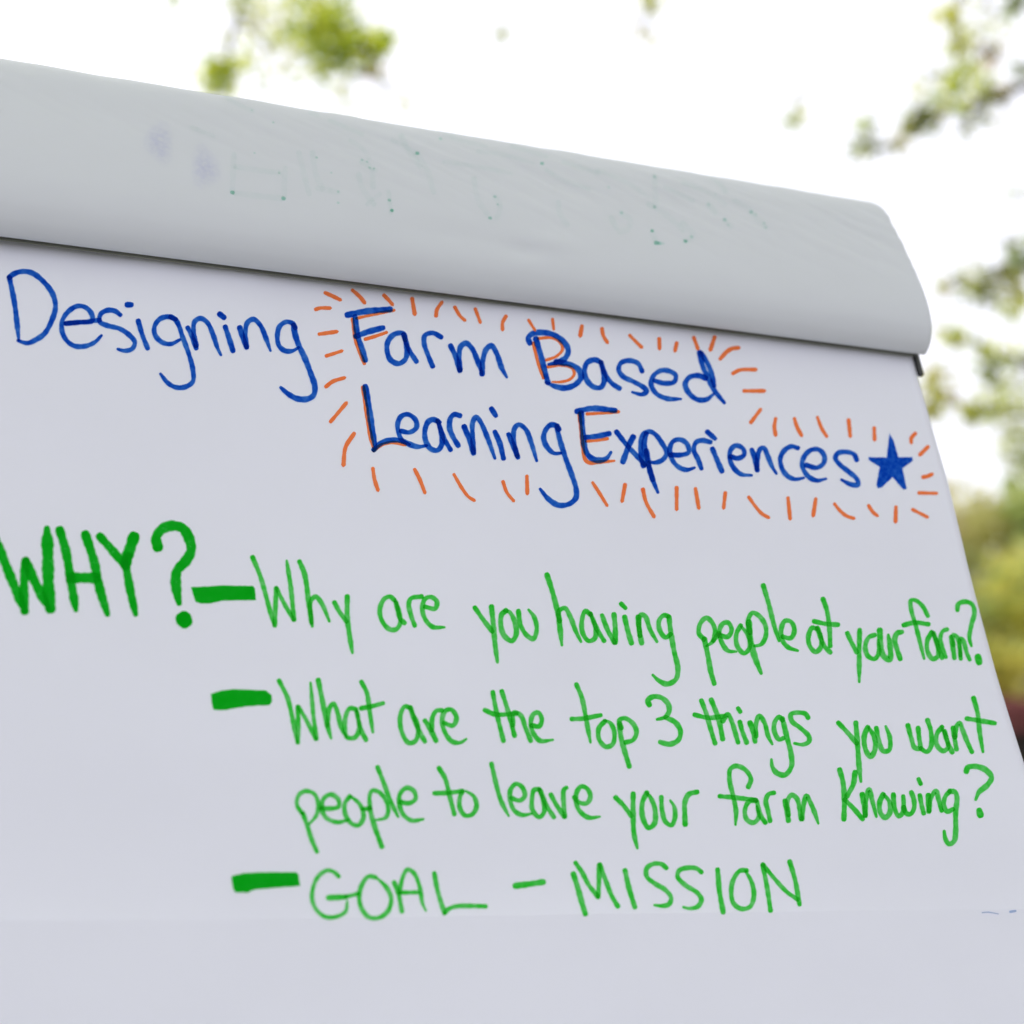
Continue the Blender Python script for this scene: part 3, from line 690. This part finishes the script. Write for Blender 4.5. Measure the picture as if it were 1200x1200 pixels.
# ---------------------------------------------------------------- handwriting
LAYER = [0]
def on_sheet(x, y, lay):
    u, v = uv(x, y); h = hgt(u, v) + .00018 + lay
    for _ in range(2):                                     # settle on the waved sheet
        r = ray(x, y); t = (P0 + NN * h - CAM).dot(NN) / r.dot(NN); q = CAM + r * t - P0
        u, v = q.dot(D1), q.dot(D2); h = hgt(u, v) + .00018 + lay
    return pos(u, v, h)
def on_roll(x, y, lay):
    r = ray(x, y).normalized(); loc, no, _, _ = bvh.ray_cast(CAM, r)
    if loc is None: return None
    if no.dot(r) > 0: no = -no
    return loc + no * (.00045 + lay)
def ribbon(P, w, V, F, A, place=on_sheet, dens=1.0, tip=1.0, under=False):
    LAYER[0] = (LAYER[0] + 1) % 9; lay = LAYER[0] * .000012 - (.00011 if under else 0)
    pts = catmull(P, 1.6); n = len(pts)
    ph = rnd.uniform(0, 9); tot = sum(math.dist(a, b) for a, b in zip(pts, pts[1:])) + 1e-6; acc = 0
    rowsx = []
    def row(c, t, hw, d):
        nx, ny = -t[1], t[0]; out = []
        for f, dd in ((-1, .55), (-.62, 1.0), (0, .93), (.62, 1.0), (1, .55)):
            q = place(c[0] + nx * hw * f, c[1] + ny * hw * f, lay)
            if q is None: return None
            out.append((q, d * dd))
        return out
    for i, p in enumerate(pts):
        if i: acc += math.dist(pts[i-1], p)
        a, b = pts[max(i-1, 0)], pts[min(i+1, n-1)]; L_ = math.dist(a, b) or 1
        t = ((b[0]-a[0])/L_, (b[1]-a[1])/L_)
        s = acc / tot
        hw = w / 2 * (1 + .07 * math.sin(acc * .21 + ph) + .05 * math.sin(acc * .67 + ph * 2))
        if tot > 60 and tot - acc < 14: hw *= .55 + .45 * (tot - acc) / 14
        d = dens * (1 + .45 * math.exp(-acc / 5) + .25 * math.exp(-(tot - acc) / 5) + .14 * math.sin(acc * .13 + ph) + .08 * math.sin(acc * .5 + 2 * ph))
        if i == 0:
            for e, g_ in ((.86, .42), (.6, .78)):
                r_ = row((p[0] - t[0]*hw*e, p[1] - t[1]*hw*e), t, hw * g_, d)
                if r_: rowsx.append(r_)
        r_ = row(p, t, hw, d)
        if r_: rowsx.append(r_)
        if i == n - 1:
            for e, g_ in ((.6, .78 * tip), (.86, .42 * tip)):
                r_ = row((p[0] + t[0]*hw*e, p[1] + t[1]*hw*e), t, hw * g_, d)
                if r_: rowsx.append(r_)
    b0 = len(V)
    for r_ in rowsx:
        for q, d in r_: V.append(q); A.append(d)
    for i in range(len(rowsx) - 1):
        for k in range(4): F.append([b0+i*5+k, b0+i*5+k+1, b0+(i+1)*5+k+1, b0+(i+1)*5+k])
def blot(poly, V, F, A, dens):                             # a filled shape: star, heavy dash
    LAYER[0] = (LAYER[0] + 1) % 9; lay = LAYER[0] * .000012
    cx = sum(p[0] for p in poly) / len(poly); cy = sum(p[1] for p in poly) / len(poly)
    rim = []
    for a, b in zip(poly, poly[1:] + poly[:1]):
        n = max(1, int(math.dist(a, b) / 3))
        rim += [(a[0] + (b[0]-a[0])*i/n + rnd.uniform(-.25, .25), a[1] + (b[1]-a[1])*i/n + rnd.uniform(-.25, .25)) for i in range(n)]
    rings = 5; b0 = len(V); m = len(rim)
    for k in range(rings + 1):
        f = k / rings if k else 0.02
        if k == rings - 1: f = .93
        for p in rim:
            V.append(on_sheet(cx + (p[0]-cx)*f, cy + (p[1]-cy)*f, lay))
            A.append(dens * (.6 if k == rings else 1 + .1 * math.sin(p[0] * .5 + k)))
    for k in range(rings):
        for i in range(m):
            j = (i + 1) % m; F.append([b0+k*m+i, b0+k*m+j, b0+(k+1)*m+j, b0+(k+1)*m+i])
    V.append(on_sheet(cx, cy, lay)); A.append(dens); c = len(V) - 1
    for i in range(m): F.append([c, b0 + i, b0 + (i + 1) % m])
cur = None; jobs = []
for line in INK.strip().split('\n'):
    if line[0] == '@':
        cur = (line[1:].split(' ', 1)[0], line.split(' ', 1)[1], []); jobs.append(cur)
    else:
        w, rest = line.split(' ', 1)
        cur[2].append((float(w), [tuple(map(float, q.split(','))) for q in rest.split()]))
for kind, text, strokes in jobs:
    if kind in 'bg':
        V, F, A = [], [], []
        for w, P in strokes:
            if kind == 'g': w *= 1.27 if text == 'WHY?' else 1.06
            ribbon(P, w, V, F, A)
        m = M['blue'] if kind == 'b' else (M['darkgreen'] if text == 'WHY?' else M['green'])
        o = link('hyphen' if text == 'hyphen' else 'handwritten_word', V, F, m, sheet, attr=A)
        o['label'] = ('green hyphen between GOAL and MISSION' if text == 'hyphen' else
                      ('blue' if kind == 'b' else ('bold green' if text == 'WHY?' else 'green')) + ' handwritten word ' + text)
    elif kind == 'p':
        V, F, A = [], [], []; star = text.startswith('B'); blot(strokes[0][1], V, F, A, 1.15 if star else 1.1)
        o = link('star' if star else 'bullet_dash', V, F, M['blue' if star else 'darkgreen'], sheet, attr=A)
        o['label'] = 'filled dark blue star' if star else 'thick green bullet dash'
    elif kind == 'o':
        for cap, (i0, i1) in (('F', (0, 3)), ('B', (3, 6)), ('L', (6, 8)), ('E', (8, 11))):
            V, F, A = [], [], []
            for w, P in strokes[i0:i1]: ribbon(P, w * 1.05, V, F, A, dens=.9, under=True)
            o = link('orange_outline', V, F, M['orange'], sheet, attr=A); o['label'] = 'orange outline along the blue capital ' + cap
    elif kind == 't':
        for w, P in strokes:
            V, F, A = [], [], []; ribbon(P, w * .92, V, F, A, dens=.85, tip=.6)
            link('orange_tick', V, F, M['orange'], sheet, attr=A)
    elif kind == 'R':
        V, F, A = [], [], []; ribbon(strokes[0][1], strokes[0][0], V, F, A, place=on_roll)
        if F: link('orange_tick', V, F, M['orange'], roll, attr=A)
    elif kind == 'k':
        V, F, A = [], [], []
        for w, P in strokes: ribbon(P, w * .9, V, F, A, dens=.08)
        link('ink_speck', V, F, M['blue'], sheet, attr=A)
# bled-through marks on the folded pages
SPOTS = [(272,226,2.2),(332,233,2),(396,225,1.2),(396,238,1.3),(456,235,1.4),(459,247,1.6),(424,188,1.2),(430,190,1),(433,197,1.1),(438,198,1),
         (327,123,1.8),(295,130,1.1),(320,144,1.1),(489,180,1.7),(580,231,1.3),(574,256,1.6),(583,240,1),(769,285,2.1),(773,285.5,1.6),(777,286,1.3),
         (810,278,1.3),(803,283,1.8),(764,271,1.5),(767,243,1.4),(880,249,1.6),(885,252,1.1),(897,267,1),(849,258,1.4),(853,264,1),(830,240,.9),
         (767,207.5,1.3),(635,192,1.7),(713,220,1.3),(728,250,1.4),(516,163,1.4),(388,203,.9),(298,180,1),(327,203,1.2),(371,185,1),(895,262,.9),(838,228,.9)]
for x, y, r in SPOTS:
    V, F, A = [], [], []; ribbon([(x - r*.3, y), (x + r*.3, y + r*.2)], r * 2.3, V, F, A, place=on_roll, dens=.18 if r < 1.5 else .34)
    if F: link('ink_spot', V, F, M['spot'], roll, attr=A)
GH = ['272,226 273,205 274,182', '275,227 300,230 330,233', '276,196 300,200 327,203', '333,231 333,210 334,198', '350,180 356,205 362,228', '366,180 370,205 378,222', '372,221 396,226',
      '420,205 425,222 438,240', '424,190 440,200', '436,200 437,220', '488,180 500,200 508,226', '470,160 478,176 492,196', '555,210 560,235 574,256', '580,231 586,244 582,256',
      '654,238 656,252 664,264', '728,250 738,258 735,270 726,272', '716,256 722,268', '767,207 768,243', '764,271 768,284', '760,240 780,252 800,270', '800,262 812,276 802,284',
      '830,240 838,250', '849,258 856,266', '880,249 897,267', '850,225 842,215 822,205', '265,115 285,126 296,131', '320,120 350,128 372,136', '386,142 405,150 424,158',
      '410,165 425,175 432,186', '460,165 474,172 487,180', '560,178 590,182 625,192', '640,200 660,212 690,222', '700,200 735,215 760,232', '500,150 540,165 570,172',
      '520,190 560,196 600,204', '800,215 830,226 850,240', '860,235 880,246', '225,150 250,160', '430,240 445,228', '455,225 458,250', '600,172 640,184', '660,190 700,204', '780,220 812,236']
for i, s in enumerate(GH):
    V, F, A = [], [], []; ribbon([tuple(map(float, q.split(','))) for q in s.split()], 7 if i < 24 else 5.5, V, F, A, place=on_roll, dens=.13 if i < 24 else .13)
    if F: link('faded_mark', V, F, M['ghost'], roll, attr=A)
for cx, cy, rx, ry in ((187, 168, 19, 27), (240, 197, 19, 28)):
    V, F, A = [], [], []; m = 22
    for k in range(6):
        for i in range(m):
            t = 2 * math.pi * i / m; f = (k + .05) / 5 * (1 + .12 * math.sin(3 * t + cx))
            V.append(on_roll(cx + rx * f * math.cos(t), cy + ry * f * math.sin(t) + .17 * rx * f * math.cos(t), .00001)); A.append(.75 * (1 - k / 5) ** .8)
    for k in range(5):
        for i in range(m): F.append([k*m+i, k*m+(i+1)%m, (k+1)*m+(i+1)%m, (k+1)*m+i])
    link('faded_mark', V, F, M['lilac'], roll, attr=A)

# ---------------------------------------------------------------- leaves, branches, trees
def leafmat(name, c1, c2, tr):
    return noisy(name, c1, c2, 9, .5, trans=(tr, (2.5, 2.5, 2.0)), spec=.2)
LM = dict(lime=leafmat('lime_leaf', (.36, .38, .07), (.42, .44, .10), .74), green=leafmat('green_leaf', (.18, .24, .05), (.26, .31, .07), .66),
          dark=leafmat('dark_leaf', (.10, .115, .06), (.16, .175, .09), .55), rust=leafmat('rusty_leaf', (.38, .26, .15), (.44, .33, .20), .6),
          yellow=leafmat('yellow_leaf', (.40, .37, .10), (.46, .43, .14), .68), olive=leafmat('olive_leaf', (.32, .32, .15), (.40, .39, .20), .68),
          mid=leafmat('mid_green_leaf', (.28, .32, .15), (.35, .38, .19), .68), brown=leafmat('dry_leaf', (.34, .30, .21), (.42, .37, .26), .6))
FM = {k: leafmat('far_' + k + '_leaf', a, b, .6) for k, a, b in (('olive', (.34, .33, .17), (.43, .41, .22)), ('mid', (.27, .32, .14), (.35, .39, .18)), ('green', (.21, .27, .10), (.28, .33, .13)),
      ('brown', (.36, .32, .22), (.43, .39, .28)), ('yellow', (.44, .42, .14), (.50, .48, .18)))}
def leaf(c, size, V, F, rg):
    a = Vector((rg.gauss(0, 1), rg.gauss(0, 1), rg.gauss(0, .7))).normalized(); b = a.orthogonal().normalized()
    b = (b * math.cos(rg.uniform(0, 6.3)) + a.cross(b) * math.sin(rg.uniform(0, 6.3))).normalized(); nn = a.cross(b)
    s = size * rg.uniform(.6, 1.25); i = len(V)
    V += [c - a*s*.5, c - a*s*.05 + b*s*.27 + nn*s*.08, c + a*s*.5, c - a*s*.05 - b*s*.27 + nn*s*.08]
    F += [[i, i+1, i+2], [i, i+2, i+3]]
# the near tree: trunk right of the picture, limbs reaching over and beside the easel
TS = 1.6
def cluster_tree(root, clusters, mats, leaf_size, seed):
    rg = random.Random(seed); V, F, MI = [], [], []; TW = []
    keys = list(mats)
    for (x, y, Y, r, cnt, kinds, anchor) in clusters:
        Y *= TS; c = at(x, y, Y); R_ = r / FPX * Y
        if anchor is not None:
            a = at(anchor[0], anchor[1], anchor[2] * TS); md = (a + c) / 2 + Vector((rg.uniform(-.03, .03), rg.uniform(-.1, .1), rg.uniform(0, .05)))
            TW.append([a, md, c])
        for _ in range(int(cnt * (3.8 if r < 50 else 1))):
            d = Vector((rg.gauss(0, .76), rg.gauss(0, .76), rg.gauss(0, .76)))
            n0 = len(F); leaf(c + d * R_, leaf_size, V, F, rg)
            k = keys.index(rg.choice(kinds)); MI += [k] * (len(F) - n0)
    return V, F, MI, TW
G1, G2 = ['lime', 'lime', 'green'], ['green', 'dark', 'lime']
near = [
    # over the pad, upper left
    (385, 28, 4.2, 30, 60, G1, (330, -60, 4.2)), (380, 60, 4.2, 24, 42, G1, (372, 10, 4.2)), (415, 58, 4.2, 22, 40, G1, (385, 30, 4.2)), (450, 50, 4.2, 13, 16, G1, (415, 58, 4.2)),
    (352, 12, 4.3, 24, 20, G1 + ['olive'], (330, -60, 4.2)), (265, 80, 4.1, 16, 22, G1, (280, 20, 4.1)), (254, 96, 4.1, 15, 20, G1, (265, 80, 4.1)), (282, 5, 4.1, 14, 10, ['green', 'olive'], (330, -60, 4.2)),
    (308, 30, 4.3, 28, 12, ['olive', 'lime'], (282, 5, 4.1)), (320, 70, 4.4, 34, 16, ['olive', 'mid'], (282, 30, 4.1)), (436, 84, 4.2, 12, 5, ['rust', 'olive'], (425, 60, 4.2)), (465, 110, 4.4, 16, 3, ['olive'], (436, 84, 4.2)),
    (400, 112, 4.5, 18, 5, ['olive', 'mid'], (436, 84, 4.2)),
    (205, -2, 4.3, 8, 4, ['mid'], (240, -50, 4.2)), (590, 42, 4.6, 9, 3, ['olive', 'mid'], (600, -40, 4.6)), (765, 4, 4.4, 13, 9, ['olive', 'lime'], (770, -50, 4.4)), (752, 42, 4.6, 12, 4, ['brown', 'olive'], (765, 4, 4.4)),
    # right of the pad, upper
    (1116, 18, 4.4, 13, 14, ['lime', 'yellow'], (1160, -30, 4.4)), (1128, 48, 4.4, 16, 11, ['lime', 'olive'], (1116, 18, 4.4)), (1150, 52, 4.5, 22, 9, ['mid', 'dark', 'olive'], (1165, 70, 4.5)), (1166, 62, 4.5, 11, 6, ['rust', 'brown'], (1165, 70, 4.5)),
    (1125, 82, 4.4, 11, 9, ['lime', 'mid'], (1128, 48, 4.4)), (1120, 108, 4.4, 12, 12, G1, (1125, 82, 4.4)), (1085, 134, 4.5, 15, 22, ['dark', 'green', 'olive'], (1120, 120, 4.5)), (1070, 148, 4.5, 10, 10, ['dark', 'olive'], (1085, 134, 4.5)),
    (1055, 170, 4.6, 10, 5, ['olive', 'brown'], (1070, 148, 4.5)), (1018, 172, 4.6, 14, 9, ['dark', 'mid', 'olive'], (1055, 170, 4.6)), (1010, 150, 4.6, 10, 3, ['mid'], (1018, 172, 4.6)),
    (1152, 105, 4.5, 12, 10, ['mid', 'lime'], (1150, 120, 4.5)), (1145, 128, 4.7, 24, 11, ['dark', 'olive', 'brown'], (1150, 120, 4.5)), (1176, 114, 4.5, 8, 8, ['dark', 'brown'], (1230, 90, 4.5)), (1136, 148, 4.8, 14, 5, ['mid', 'dark'], (1145, 128, 4.7)),
    (1192, 2, 4.4, 14, 12, ['green', 'dark'], (1230, -20, 4.4)), (1200, 82, 4.4, 10, 8, ['green', 'dark'], (1230, 90, 4.5)), (1105, 85, 4.8, 16, 4, ['mid', 'olive'], (1125, 82, 4.4)), (1085, 95, 4.8, 24, 7, ['mid', 'olive'], (1105, 85, 4.8)),
    (930, 138, 4.7, 9, 8, ['olive', 'mid'], (945, 100, 4.7)), (1165, 20, 4.7, 22, 6, ['mid', 'olive'], (1160, -30, 4.4)), (1185, 230, 4.9, 14, 3, ['mid'], (1220, 250, 4.9)),
    # right of the pad, middle
    (1200, 300, 4.4, 16, 22, ['dark', 'green'], (1240, 300, 4.4)), (1178, 326, 4.4, 13, 11, ['dark', 'olive'], (1200, 312, 4.4)), (1150, 335, 4.4, 14, 16, ['dark', 'mid', 'olive'], (1178, 326, 4.4)), (1128, 330, 4.5, 12, 5, ['olive', 'mid'], (1150, 335, 4.4)), (1105, 337, 4.6, 9, 3, ['mid', 'brown'], (1128, 330, 4.5)),
    (1146, 352, 4.5, 8, 5, ['mid', 'dark'], (1150, 335, 4.4)), (1193, 345, 4.4, 12, 10, ['lime', 'yellow', 'olive'], (1200, 312, 4.4)), (1185, 362, 4.5, 10, 7, ['lime', 'mid'], (1193, 345, 4.4)),
    (1116, 396, 4.5, 9, 8, ['mid', 'lime', 'olive'], (1160, 415, 4.5)), (1162, 418, 4.5, 12, 12, ['lime', 'olive', 'green'], (1210, 430, 4.5)), (1160, 440, 4.5, 10, 7, ['mid', 'dark'], (1162, 418, 4.5)), (1185, 448, 4.7, 16, 8, ['olive', 'mid'], (1210, 430, 4.5)), (1198, 420, 4.6, 12, 6, ['lime', 'mid'], (1210, 430, 4.5)),
    (1092, 445, 4.5, 12, 12, ['olive', 'lime', 'brown'], (1120, 470, 4.5)), (1100, 470, 4.5, 14, 18, ['olive', 'lime', 'rust'], (1120, 470, 4.5)), (1088, 482, 4.5, 9, 9, ['olive', 'yellow'], (1100, 470, 4.5)), (1139, 487, 4.5, 9, 10, ['lime', 'olive'], (1170, 480, 4.5)), (1168, 479, 4.5, 15, 16, ['olive', 'lime', 'mid'], (1210, 485, 4.5)),
    (1195, 500, 4.5, 20, 26, ['mid', 'olive', 'lime'], (1210, 485, 4.5)), (1203, 540, 4.5, 20, 30, ['mid', 'green', 'olive'], (1230, 560, 4.5)), (1130, 400, 4.9, 26, 6, ['mid'], None), (1195, 465, 4.9, 16, 8, ['mid', 'olive'], None)]
over = []; rg = random.Random(3)                                      # the rest of the crown, above and right of the picture
for i in range(46):
    x = rg.uniform(1330, 3100); y = rg.uniform(-1500, 420)
    near.append((x, y, rg.uniform(4.2, 6.6), rg.uniform(60, 120), 46, G2, None))
for i in range(26):
    x = rg.uniform(-300, 1300); y = rg.uniform(-1500, -420)
    near.append((x, y, rg.uniform(4.4, 6.0), rg.uniform(50, 100), 34, G1, None))
for i in range(200):                                         # unseen leaf clumps added overhead to dim the light from above
    a = rg.uniform(0, 6.28); q = rg.uniform(0, 1) ** .5
    P = Vector((.9 + 4.8 * q * math.cos(a), .6 + 3.8 * q * math.sin(a), rg.uniform(4.8, 7.8)))
    if P.y > .3 and (P.z - 1.38) / P.y < 1.0: continue
    over.append(P)
tree = thing('leafy_tree', 'nearest leafy tree, its yellow-green sprays hanging above and beside the pad', 'tree')
V, F, MI, TW = cluster_tree(tree, near, LM, .062, 11)
rg = random.Random(8)
for P in over:  # canopy added for its shade, merged into the crown mesh
    for _ in range(60):
        leaf(P + Vector((rg.gauss(0, .3), rg.gauss(0, .3), rg.gauss(0, .2))), .16, V, F, rg); MI += [rg.choice((0, 1, 1, 2))] * 2
link('crown', V, F, list(LM.values()), tree, mi=MI)
for tw in TW:
    TV, TF = [], []; tube(tw, [.010, .007, .004], TV, TF, 5); link('twig', TV, TF, M['bark'], tree, True)
tx = at(2000, 600, 5.2 * TS)
V, F = [], []
tube([(tx.x, tx.y, -.1), (tx.x - .05, tx.y, .9), (tx.x + .05, tx.y + .1, 2.2), (tx.x, tx.y, 3.4), (tx.x - .1, tx.y, 5.0)], [.24, .19, .16, .12, .05], V, F, 14)
link('trunk', V, F, M['bark'], tree, True)
limbs = [[(tx.x, tx.y, 2.4), at(1500, 200, 4.8 * TS), at(1230, 90, 4.5 * TS), at(1150, 120, 4.5 * TS), at(1085, 140, 4.5 * TS)],
         [(tx.x, tx.y, 2.0), at(1500, 430, 4.6 * TS), at(1240, 305, 4.4 * TS), at(1150, 336, 4.4 * TS)],
         [(tx.x, tx.y, 1.8), at(1500, 600, 4.6 * TS), at(1240, 540, 4.5 * TS), at(1210, 432, 4.5 * TS), at(1165, 418, 4.5 * TS)],
         [at(1240, 540, 4.5 * TS), at(1210, 487, 4.5 * TS), at(1120, 471, 4.5 * TS)],
         [(tx.x, tx.y, 3.4), at(1500, -400, 4.6 * TS), at(1160, -90, 4.4 * TS), at(770, -110, 4.4 * TS), at(330, -80, 4.2 * TS), at(100, -60, 4.2 * TS)],
         [at(330, -80, 4.2 * TS), at(372, 10, 4.2 * TS), at(414, 56, 4.2 * TS)], [at(330, -80, 4.2 * TS), at(281, 4, 4.1 * TS), at(266, 78, 4.1 * TS)], [at(1160, -90, 4.4 * TS), at(1116, 14, 4.4 * TS), at(1124, 80, 4.4 * TS)]]
for lb in limbs:
    V, F = [], []; k = len(lb); r0 = .07 if k > 3 else .014
    tube(lb, [max(.0035, r0 * (1 - i / (k - .7)) ** 1.6) for i in range(k)], V, F, 7); link('limb', V, F, M['bark'], tree, True)
# farther trees
def far_tree(name, label, X, Y, H, R_, kinds, seed, cnt, size=.26, patches=()):
    rg = random.Random(seed); t = thing(name, label, 'tree', 'trees beyond the lawn')
    V, F = [], []; tube([(X, Y, -.1), (X + .1, Y, H*.3), (X, Y + .1, H*.62), (X, Y, H*.9)], [.26, .2, .13, .04], V, F, 9)
    link('trunk', V, F, M['bark'], t, True)
    V, F, MI = [], [], []; keys = list(FM); V2, F2 = [], []
    lumps = []
    for i in range(30):
        a = rg.uniform(0, 6.28); z = rg.uniform(.12, 1.0); rr = R_ * (1 - (z * 2 - .95) ** 2 * .62) * rg.uniform(.35, .95)
        lumps.append((Vector((X + rr*math.cos(a), Y + rr*math.sin(a), H * (.08 + .86*z))), R_ * rg.uniform(.22, .42), rg.choice(kinds)))
        if i < 12: tube([(X, Y, H * (.25 + .5*z)), lumps[-1][0]], [.07, .02], V2, F2, 5)
    for c, r in patches: lumps.append((c, r, 'yellow'))
    link('branch', V2, F2, M['bark'], t, True)
    for c, r, kd in lumps:
        for _ in range(cnt // len(lumps)):
            d = Vector((rg.gauss(0, 1), rg.gauss(0, 1), rg.gauss(0, 1))).normalized() * r * rg.uniform(.55, 1.05)
            n0 = len(F); leaf(c + d, size, V, F, rg); kk = kd if rg.random() < .8 else rg.choice(kinds)
            MI += [keys.index(kk)] * (len(F) - n0)
    link('crown', V, F, list(FM.values()), t, mi=MI)
far_tree('bushy_tree', 'tall olive and brown tree behind the red-roofed shed', at(1120, 600, 31).x, 31, 8.4, 2.3, ['olive', 'brown', 'olive'], 21, 9000)
far_tree('bushy_tree', 'mid-green tree with a yellow patch right of the olive tree', at(1222, 600, 30).x, 30, 8.2, 2.2, ['mid', 'olive', 'mid'], 22, 9000,
         patches=((at(1197, 690, 28), .75), (at(1190, 735, 28), .5)))
far_tree('bushy_tree', 'low yellow-green shrub tree directly above the red roof', at(1185, 780, 27.6).x, 28.2, 5.6, 2.0, ['olive', 'mid', 'olive'], 23, 11000,
         patches=((at(1185, 800, 27.4), .7), (at(1180, 790, 27.6), .6)))
far_tree('bushy_tree', 'rightmost dark green tree of the far row', at(1330, 600, 32).x, 32, 9.5, 3.0, ['mid', 'green'], 24, 7000)
for i, (X, Y, H, lab) in enumerate([(3.5, 33, 8.2, 'olive tree hidden behind the pad right of its centre'), (-2.5, 35, 8.8, 'green tree standing behind the middle of the pad'),
                              (-9, 33, 8.4, 'olive green tree behind the left part of the pad'), (-16, 36, 9, 'leftmost green tree of the far row'), (19, 36, 9.5, 'green tree far right beyond the shed')]):
    far_tree('bushy_tree', lab, X, Y, H, 3.0, [['olive', 'mid'], ['mid', 'green']][i % 2], 30 + i, 4500, .34)

# ---------------------------------------------------------------- shed with a dull red roof
shed = thing('shed', 'low pale farm shed with a dull red roof and dark eaves', 'shed')
ex, ey, ez = Vector((1, 0, 0)), Vector((0, 1, 0)), Vector((0, 0, 1))
zt = at(1190, 884, 25).z; xr, xl = 15.0, 4.6
wallm = noisy('pale_wall', (.42, .41, .38), (.52, .51, .48), 3, .9, .2, 30)
redm = noisy('dull_red_roof', (.17, .045, .045), (.22, .065, .06), 2, .6, .1, 20)
wood_shade_m = noisy('timber_and_eave_shade', (.02, .015, .012), (.04, .03, .025), 8, .8)  # posts, and the painted shade band under the eaves
V, F = [], []; box(Vector(((xl+xr)/2, 26.6, zt/2 - .05)), ex, ey, ez, (xr-xl)/2 - .4, 1.9, zt/2 - .12, V, F); link('wall', V, F, wallm, shed)
zr = at(1190, 822, 24.6).z; zb = at(1190, 858, 24.6).z
V, F = [], []; box(Vector(((xl+xr)/2, 24.6, (zr+zb)/2)), ex, ey, ez, (xr-xl)/2 + .1, .03, (zr-zb)/2, V, F); link('fascia_board', V, F, redm, shed)
rp = (ey * 2.3 + ez * .42).normalized(); rn = ex.cross(rp)
V, F = [], []; box(Vector(((xl+xr)/2, 26.75, zr + .22)), ex, rp, rn, (xr-xl)/2 + .15, 2.3, .03, V, F); link('roof', V, F, redm, shed)
V, F = [], []; box(Vector(((xl+xr)/2, 24.72, (zb+zt)/2 + .05)), ex, ey, ez, (xr-xl)/2, .04, (zb-zt)/2 + .1, V, F); link('eave_shade_board', V, F, wood_shade_m, shed)  # near-black board painting in the deep shade below the eaves
for k in range(5):
    V, F = [], []; x = xl + .4 + k * (xr - xl - .8) / 4; box(Vector((x, 24.76, zt/2 - .06)), ex, ey, ez, .08, .08, zt/2 + .02, V, F); link('post', V, F, wood_shade_m, shed)
bpy.context.view_layer.update()
